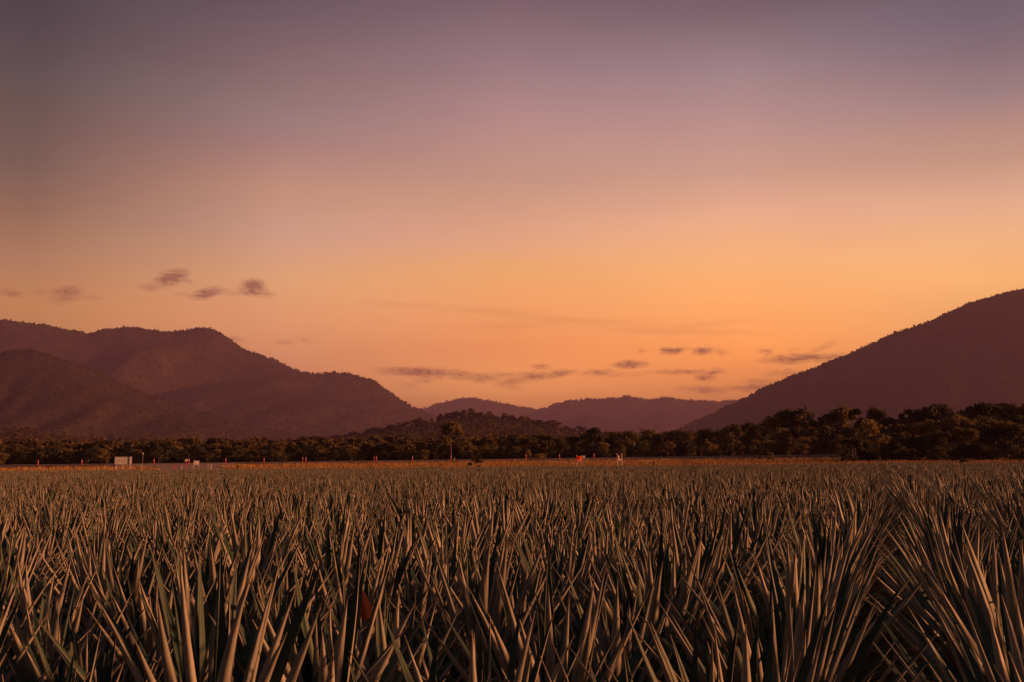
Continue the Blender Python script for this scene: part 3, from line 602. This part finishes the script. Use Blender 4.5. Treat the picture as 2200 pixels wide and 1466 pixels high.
for bed in range(-58, 47):
    for row in (0, 1):
        off = bed*PITCHX+(.47 if row == 0 else 1.25)
        u = np.arange(-4, 135, .70)+r.rand()*.3
        u = u+r.normal(size=len(u))*.05; o = off+r.normal(size=len(u))*.05+.5*(vnoise(u*.16+40, 17)-vnoise(np.full(1, 40.4), 17))*np.clip((u-6)/8, 0, 1)
        x = dirv[0]*u+perp[0]*o; y = dirv[1]*u+perp[1]*o
        edge = FIELD_Y-.8+1.6*vnoise(x*.35+200, 91)-.0*x
        k = (y > .9) & (y < edge) & (np.abs(x) < 2.2+y*.66) & (np.hypot(x, y) > 2.2)
        for a, b, uu in zip(x[k], y[k], u[k]): plants.append((a, b, bed, row, uu))
A = np.array(plants); X, Y = A[:, 0], A[:, 1]
inview = (np.abs(X/Y) < .56) & (Y > 1.6)
order = np.argsort(np.where(inview, np.hypot(X, Y), 1e9)); single = np.zeros(len(A), bool); single[order[:296]] = True
scale = .84+.30*r.rand(len(A)); scale *= .92+.16*vnoise2(X*.12+40, Y*.12, 6)
scale *= 1.02-.13*np.clip((np.hypot(X, Y)-6)/60, 0, 1)
rowcount = {}
idxs = np.where(single)[0]; idxs = idxs[np.lexsort((A[idxs, 4], A[idxs, 3], A[idxs, 2]))]
def rowname(bed, row):
    # rows numbered outward from the bare lane that runs straight away from the viewer at the right
    if bed >= 0: return f'{ordw(int(bed*2+row+1))} row right of the bare lane'
    return f'{ordw(int((-bed-1)*2+(1-row)+1))} row left of the bare lane'
for i in idxs:
    key = (A[i, 2], A[i, 3]); rowcount[key] = rowcount.get(key, 0)+1
    src = protos[int(r.randint(0, len(protos)))]
    o = src.copy(); COL.objects.link(o); o.name = 'pineapple_plant'
    o.location = (X[i], Y[i], float(ground_z(X[i], Y[i]))-.02); o.rotation_euler = (r.normal()*.05, r.normal()*.05, r.rand()*6.28)
    o.scale = (scale[i],)*3
    tag(o, f'spiky pineapple plant, {ordw(rowcount[key])} from the front in {rowname(*key)}', 'pineapple plant', 'pineapple plants nearest the viewer')
rest = ~single; Xr_, Yr_ = X[rest], Y[rest]; n = int(rest.sum()); s_ = scale[rest]
tag(scatter('pineapple_crop', np.stack([Xr_, Yr_, ground_z(Xr_, Yr_)-.02], -1), np.stack([r.normal(size=n)*.05, r.normal(size=n)*.05, r.rand(n)*6.28], -1), np.stack([s_, s_, s_], -1), r.randint(0, 12, n), protos),
    'pineapple crop filling the field from the near plants back to the dry grass', 'crop', kind='stuff')
# reddish dried leaf standing among the plants
rust = noisy('rusty_dry_leaf', (.035, .009, .005), (.07, .02, .009), 8, .8)
mb = MB(); c = P(790, 1262, 4.6)
prof = [(0, .026), (.04, .031), (.09, .024), (.13, .011), (.16, .001)]
for z, w in prof: mb.v += [(-w, 0, z), (0, .012, z), (w, 0, z), (0, -.004, z)]
for i in range(4):
    for j in range(4): mb.f.append((i*4+j, i*4+(j+1) % 4, i*4+4+(j+1) % 4, i*4+4+j))
o = mb.build('dried_leaf', rust); o.location = (c.x, c.y, c.z-.14); o.rotation_euler = (0, -.25, .3)
tag(o, 'rust red dried leaf standing among the near pineapple plants left of centre', 'dried leaf')
# fallen leaves and weeds between the plants
q = np.random.RandomState(31); n = 5200
Yl = 1.5+q.rand(n)**.6*14; Xl = Yl*(q.rand(n)*2-1)*.7; a = q.rand(n)*6.28; ln = .05+.16*q.rand(n); wd = .006+.008*q.rand(n)
Zl = ground_z(Xl, Yl)+.012+.03*q.rand(n); ca, sa = np.cos(a), np.sin(a); dz = q.normal(size=n)*.02
V = np.stack([np.stack([Xl-ca*ln, Yl-sa*ln, Zl-dz*.3], -1), np.stack([Xl+sa*wd, Yl-ca*wd, Zl+.01], -1), np.stack([Xl+ca*ln, Yl+sa*ln, Zl+np.abs(dz)], -1), np.stack([Xl-sa*wd, Yl+ca*wd, Zl+.01], -1)], 1).reshape(-1, 3)
tag(mesh_obj('leaf_litter', V, np.arange(n*4).reshape(-1, 4), noisy('litter', (.12, .07, .035), (.3, .18, .09), 3, .9)), 'dead leaf litter on the soil between the pineapple plants', 'leaf litter', kind='stuff')

# ------------------------------------------------------------------ signs, bollards, gates, fence
white = noisy('white_metal', (.55, .52, .5), (.72, .69, .66), 6, .5)
greyw = noisy('grey_sheet_metal', (.42, .42, .46), (.55, .55, .6), 3, .45)
orange_pl = noisy('orange_plastic', (.75, .06, .02), (.9, .10, .03), 6, .5)
reflect = noisy('white_band', (.7, .68, .66), (.85, .83, .8), 6, .35)
redp = noisy('red_paint', (.55, .012, .01), (.7, .02, .015), 4, .5)
orangep = noisy('orange_paint', (.7, .16, .02), (.8, .2, .03), 4, .5)
wood_dk = noisy('weathered_post', (.05, .035, .025), (.12, .08, .05), 8, .9)
galv = noisy('galvanised_steel', (.3, .28, .27), (.45, .42, .4), 8, .5)
def px_m(Y): return Y/FPX
def zat(px, py, Y): return P(px, py, Y).z
def root_at(name, px, Y, label, cat, group=None):
    X = GX(px, Y); return tag(empty(name, (X, Y, float(ground_z(X, Y))), R(20) if 'gate' not in name else 0), label, cat, group)
def L_(root, px, py):                      # local x, z of a photo pixel at the depth of root
    p = P(px, py, root.location.y); return p.x-root.location.x, p.z-root.location.z
# billboard seen from behind
b = root_at('billboard', 265, 116, 'large pale grey billboard on three posts seen from behind near the left edge', 'billboard')
x0, zt = L_(b, 248, 982); x1, zb = L_(b, 282, 997.5)
MB().box(x0, x1, .06, .09, zb, zt).build('panel', greyw, b)
rl = MB()
for z in (zt-.03, (zt+zb)/2, zb+.0): rl.box(x0-.01, x1+.01, .03, .058, z-.012, z+.03)
rl.build('frame', galv, b)
for px in (251, 264.5, 279):
    x, _ = L_(b, px, 990); y_ = -.03 if px > 270 else .13; MB().box(x-.04, x+.04, y_-.03, y_+.03, -.3, zt+.03).build('post', white, b)
# lamp / marker pole
b = root_at('marker_pole', 306.5, 224, 'thin marker pole with a bright white head right of the billboard', 'pole')
_, zt = L_(b, 306.5, 975)
MB().tube([(0, 0, -.2), (0, 0, zt-.15)], .035).build('pole', galv, b); MB().tube([(0, 0, zt-.15), (0, 0, zt-.1), (0, 0, zt+.12), (0, 0, zt+.2)], [.05, .13, .13, .05]).build('head', reflect, b)
def bollard(px, label, Y=ROAD_Y-.5, hpx=None):
    X = GX(px, Y); z = float(road_z(X))-.06
    r_ = tag(empty('road_bollard', (X, Y, z)), label, 'bollard', 'orange bollards along the road')
    return r_
def bollard_meshes():
    body = MB().tube([(0, 0, -.1), (0, 0, .04), (0, 0, .05), (0, 0, .3), (0, 0, .98), (0, 0, 1.12), (0, 0, 1.16), (0, 0, 1.24)], [.17, .17, .12, .085, .06, .06, .08, .02], 10).build('body', orange_pl, None, True)
    bn = MB().tube([(0, 0, .62), (0, 0, .90)], [.09, .078], 10).build('reflective_band', reflect, None, True)
    return body, bn
bb, bn = bollard_meshes(); bm_, nm_ = bb.data, bn.data; bpy.data.objects.remove(bb); bpy.data.objects.remove(bn)
BX = [82, 176, 331, 406, 485, 567, 650, 657, 804, 808.5, 886, 969, 1130, 1202, 1276, 1435, 1508, 1580, 1597, 1727, 1732.5]
for i, px in enumerate(BX, 1):
    rt = bollard(px, f'orange red bollard with white band, {ordw(i)} from the left along the road')
    rt.scale = (1, 1, 1.0)
    for nm, me in (('body', bm_), ('reflective_band', nm_)):
        c = bpy.data.objects.new(nm, me); COL.objects.link(c); c.parent = rt
# small two panel sign on a red post
b = root_at('small_sign', 400, 150, 'small pale double sign on a red post between billboard and white box sign', 'sign')
x0, zt = L_(b, 397.5, 987); x1, zb = L_(b, 404, 991.5); _, z2 = L_(b, 400, 1004)
MB().box(x0, (x0+x1)/2-.01, -.02, .01, zb, zt-.03).build('panel', white, b); MB().box((x0+x1)/2+.01, x1, -.02, .01, zb+.03, zt).build('panel', white, b)
MB().tube([(0, .05, -.2), (0, .05, zt-.05)], .05).build('post', redp, b)
# white box sign
b = root_at('white_sign', 422, 114, 'square white sign board on two short legs right of the billboard', 'sign')
x0, zt = L_(b, 416.5, 990.5); x1, zb = L_(b, 427.5, 998.5)
MB().box(x0, x1, -.02, .02, zb, zt).build('panel', white, b)
for x in (x0+.03, x1-.03): MB().box(x-.035, x+.035, .022, .09, -.3, zt+.02).build('leg', white, b)
for px, w in ((447, 'left'), (453.5, 'right')):
    X = GX(px, 114); z = float(ground_z(X, 114)); zt = zat(px, 997, 114)
    o = MB().tube([(0, 0, -.2), (0, 0, zt-z-.04), (0, 0, zt-z)], [.05, .05, .03]).build('guide_post', white); o.location = (X, 114, z)
    tag(o, f'short white post beside the white box sign, {w} one of the two', 'post')
for px, yt, w in ((305, 999, 'thin pale stake in the grass beneath the marker pole'), (377, 998, 'thin reddish stake in front of the gravel side road'), (391, 1000, 'short pale stake left of the red post with the small double sign'), (976, 984, 'white stake at the road beside the tall orange lit gum tree')):
    Yq = 113 if px < 900 else 228
    X = GX(px, Yq); z = float(ground_z(X, Yq)); zt = zat(px, yt, Yq)
    o = MB().tube([(0, 0, -.2), (0, 0, zt-z)], .03 if px < 900 else .07).build('stake', redp if px == 377 else white); o.location = (X, Yq, z); tag(o, w, 'stake')
# gates
def gate(px0, px1, yt, label, Y=112, diag=False, mat=galv, low=False):
    b = root_at('farm_gate', (px0+px1)/2, Y, label, 'gate'); x0, zt = L_(b, px0, yt); x1, _ = L_(b, px1, yt)
    for x in (x0, x1): MB().tube([(x, 0, -.2), (x, 0, zt+.04)], .03).build('post', mat, b)
    m = MB()
    for z in ((zt-.02, zt-.32) if not low else (zt-.02,)): m.tube([(x0+.03, 0, z), (x1-.03, 0, z)], .022)
    if diag: m.tube([(x1-.8, 0, zt-.32), (x1-.04, 0, zt-.05)], .018)
    m.build('rails', mat, b)
gate(593, 608, 996.5, 'pale tube gate in the grass left of the lone shrub, left half of the pair')
gate(609, 638, 996, 'pale tube gate with a diagonal brace in the grass, right half of the pair', diag=True)
gate(1222, 1238, 991.5, 'pale tube gate joined to the left side of the red sign')
gate(1280, 1304, 991.5, 'low pale rail in the grass between the red sign and the white sign', Y=120, low=True)
gate(768, 826, 995, 'long low dark rail in the grass left of the tall gum tree', Y=118, mat=wood_dk, low=True)
# red sign
b = root_at('red_sign', 1245, 112, 'bright red and orange sign on two posts at the far edge of the crop', 'sign')
for px in (1239.3, 1249.7):
    x, zt = L_(b, px, 978 if px < 1245 else 979); MB().box(x-.035, x+.035, 0, .07, -.3, zt).build('post', white, b)
x0, zt = L_(b, 1238.5, 980.5); xm, _ = L_(b, 1245, 980.5); x1, zb = L_(b, 1251, 988.3)
MB().box(x0, xm-.004, -.04, -.003, zb, zt).build('red_panel', redp, b)
MB().box(xm+.004, x1, -.04, -.003, zb, zt).build('orange_panel', orangep, b)
_, z3 = L_(b, 1245, 991.5); st = MB().box(x0, x1, -.045, -.003, z3, zb-.01).build('caption_strip', redp, b)
tx = MB()
for k in range(9): tx.box(x0+.05+k*.068, x0+.05+k*.068+(.05 if k % 3 else .03), -.052, -.046, z3+.04, zb-.05)
tx.build('lettering', white, st)
# dark figure mark on the red panel
mk = MB().tube([(0, 0, 0), (.03, 0, .1), (.1, 0, .12), (.14, 0, .05), (.09, 0, -.02), (.12, 0, -.09)], .018, 5).build('emblem', wood_dk, b); mk.location = (x0+.1, -.05, (zt+zb)/2)
b = root_at('small_white_sign', 1254.5, 150, 'small tilted white sign board just right behind the red sign', 'sign')
x0, zt = L_(b, 1252, 979.5); x1, zb = L_(b, 1257, 984.5)
o = MB().box(x0, x1, -.02, .02, zb, zt).build('panel', greyw, b); MB().tube([(0, .05, -.2), (0, .05, zt-.1)], .03).build('post', galv, b)
# white sign on two tall posts
b = root_at('white_post_sign', 1331, 112, 'white and orange sign with two boards between tall posts, right of the red sign', 'sign')
for px in (1325.7, 1336.8):
    x, zt = L_(b, px, 974.5); MB().box(x-.03, x+.03, 0, .06, -.3, zt).build('post', white, b)
x0, zt = L_(b, 1326.3, 979); x1, zb = L_(b, 1331, 985.3); up_ = MB().box(x0, x1, -.04, -.003, zb, zt).build('upper_board', noisy('cream_board', (.6, .42, .3), (.7, .5, .36), 5), b)
x0, zt = L_(b, 1326, 986.2); x1, zb = L_(b, 1335.5, 989.3); MB().box(x0, x1, -.04, -.003, zb, zt).build('lower_board', white, b)
# wire fence along the grass
fe = tag(empty('wire_fence', (0, 110, 0)), 'thin wire fence with dark posts running along the far crop edge', 'fence')
fx = [512, 545, 625, 675, 728, 795, 870, 905, 943, 1055, 1097, 1163, 1266, 1358, 1404, 1456, 1505, 1560, 1612, 1720, 1820, 1960, 2190]
prev = None; wr = MB()
for px in [150, 217, 322, 349, 440]+fx:
    Yf = 124; X = GX(px, Yf); z = float(ground_z(X, Yf)); big = px in (512, 1404, 2190)
    MB().tube([(X, Yf-110, z-.2), (X, Yf-110, z+(1.15 if big else .95))], .09 if big else .035, 6).build('post', wood_dk, fe)
    if prev:
        for dzz in (.35, .62, .88): wr.tube([(prev[0], Yf-110-.05, prev[1]+dzz), (X, Yf-110-.05, z+dzz)], .006, 4)
    prev = (X, z)
wr.build('wire', galv, fe)

# ------------------------------------------------------------------ haze
hb = MB().box(-9500, 9500, -3050, 16200, -25, 765).build('haze', None)
hb.data.materials.clear()
hm = bpy.data.materials.new('haze_air'); hm.use_nodes = True; t = hm.node_tree; t.nodes.clear()
o_ = t.nodes.new('ShaderNodeOutputMaterial'); pv = t.nodes.new('ShaderNodeVolumePrincipled')
pv.inputs['Color'].default_value = (.44, .315, .58, 1); pv.inputs['Density'].default_value = 1.15e-4; pv.inputs['Anisotropy'].default_value = .1
pv.inputs['Density Attribute'].default_value = ''; pv.inputs['Color Attribute'].default_value = ''; pv.inputs['Temperature Attribute'].default_value = ''
t.links.new(pv.outputs[0], o_.inputs['Volume']); hb.data.materials.append(hm)
try: hm.cycles.homogeneous_volume = True
except Exception: pass
tag(hb, kind='stuff')
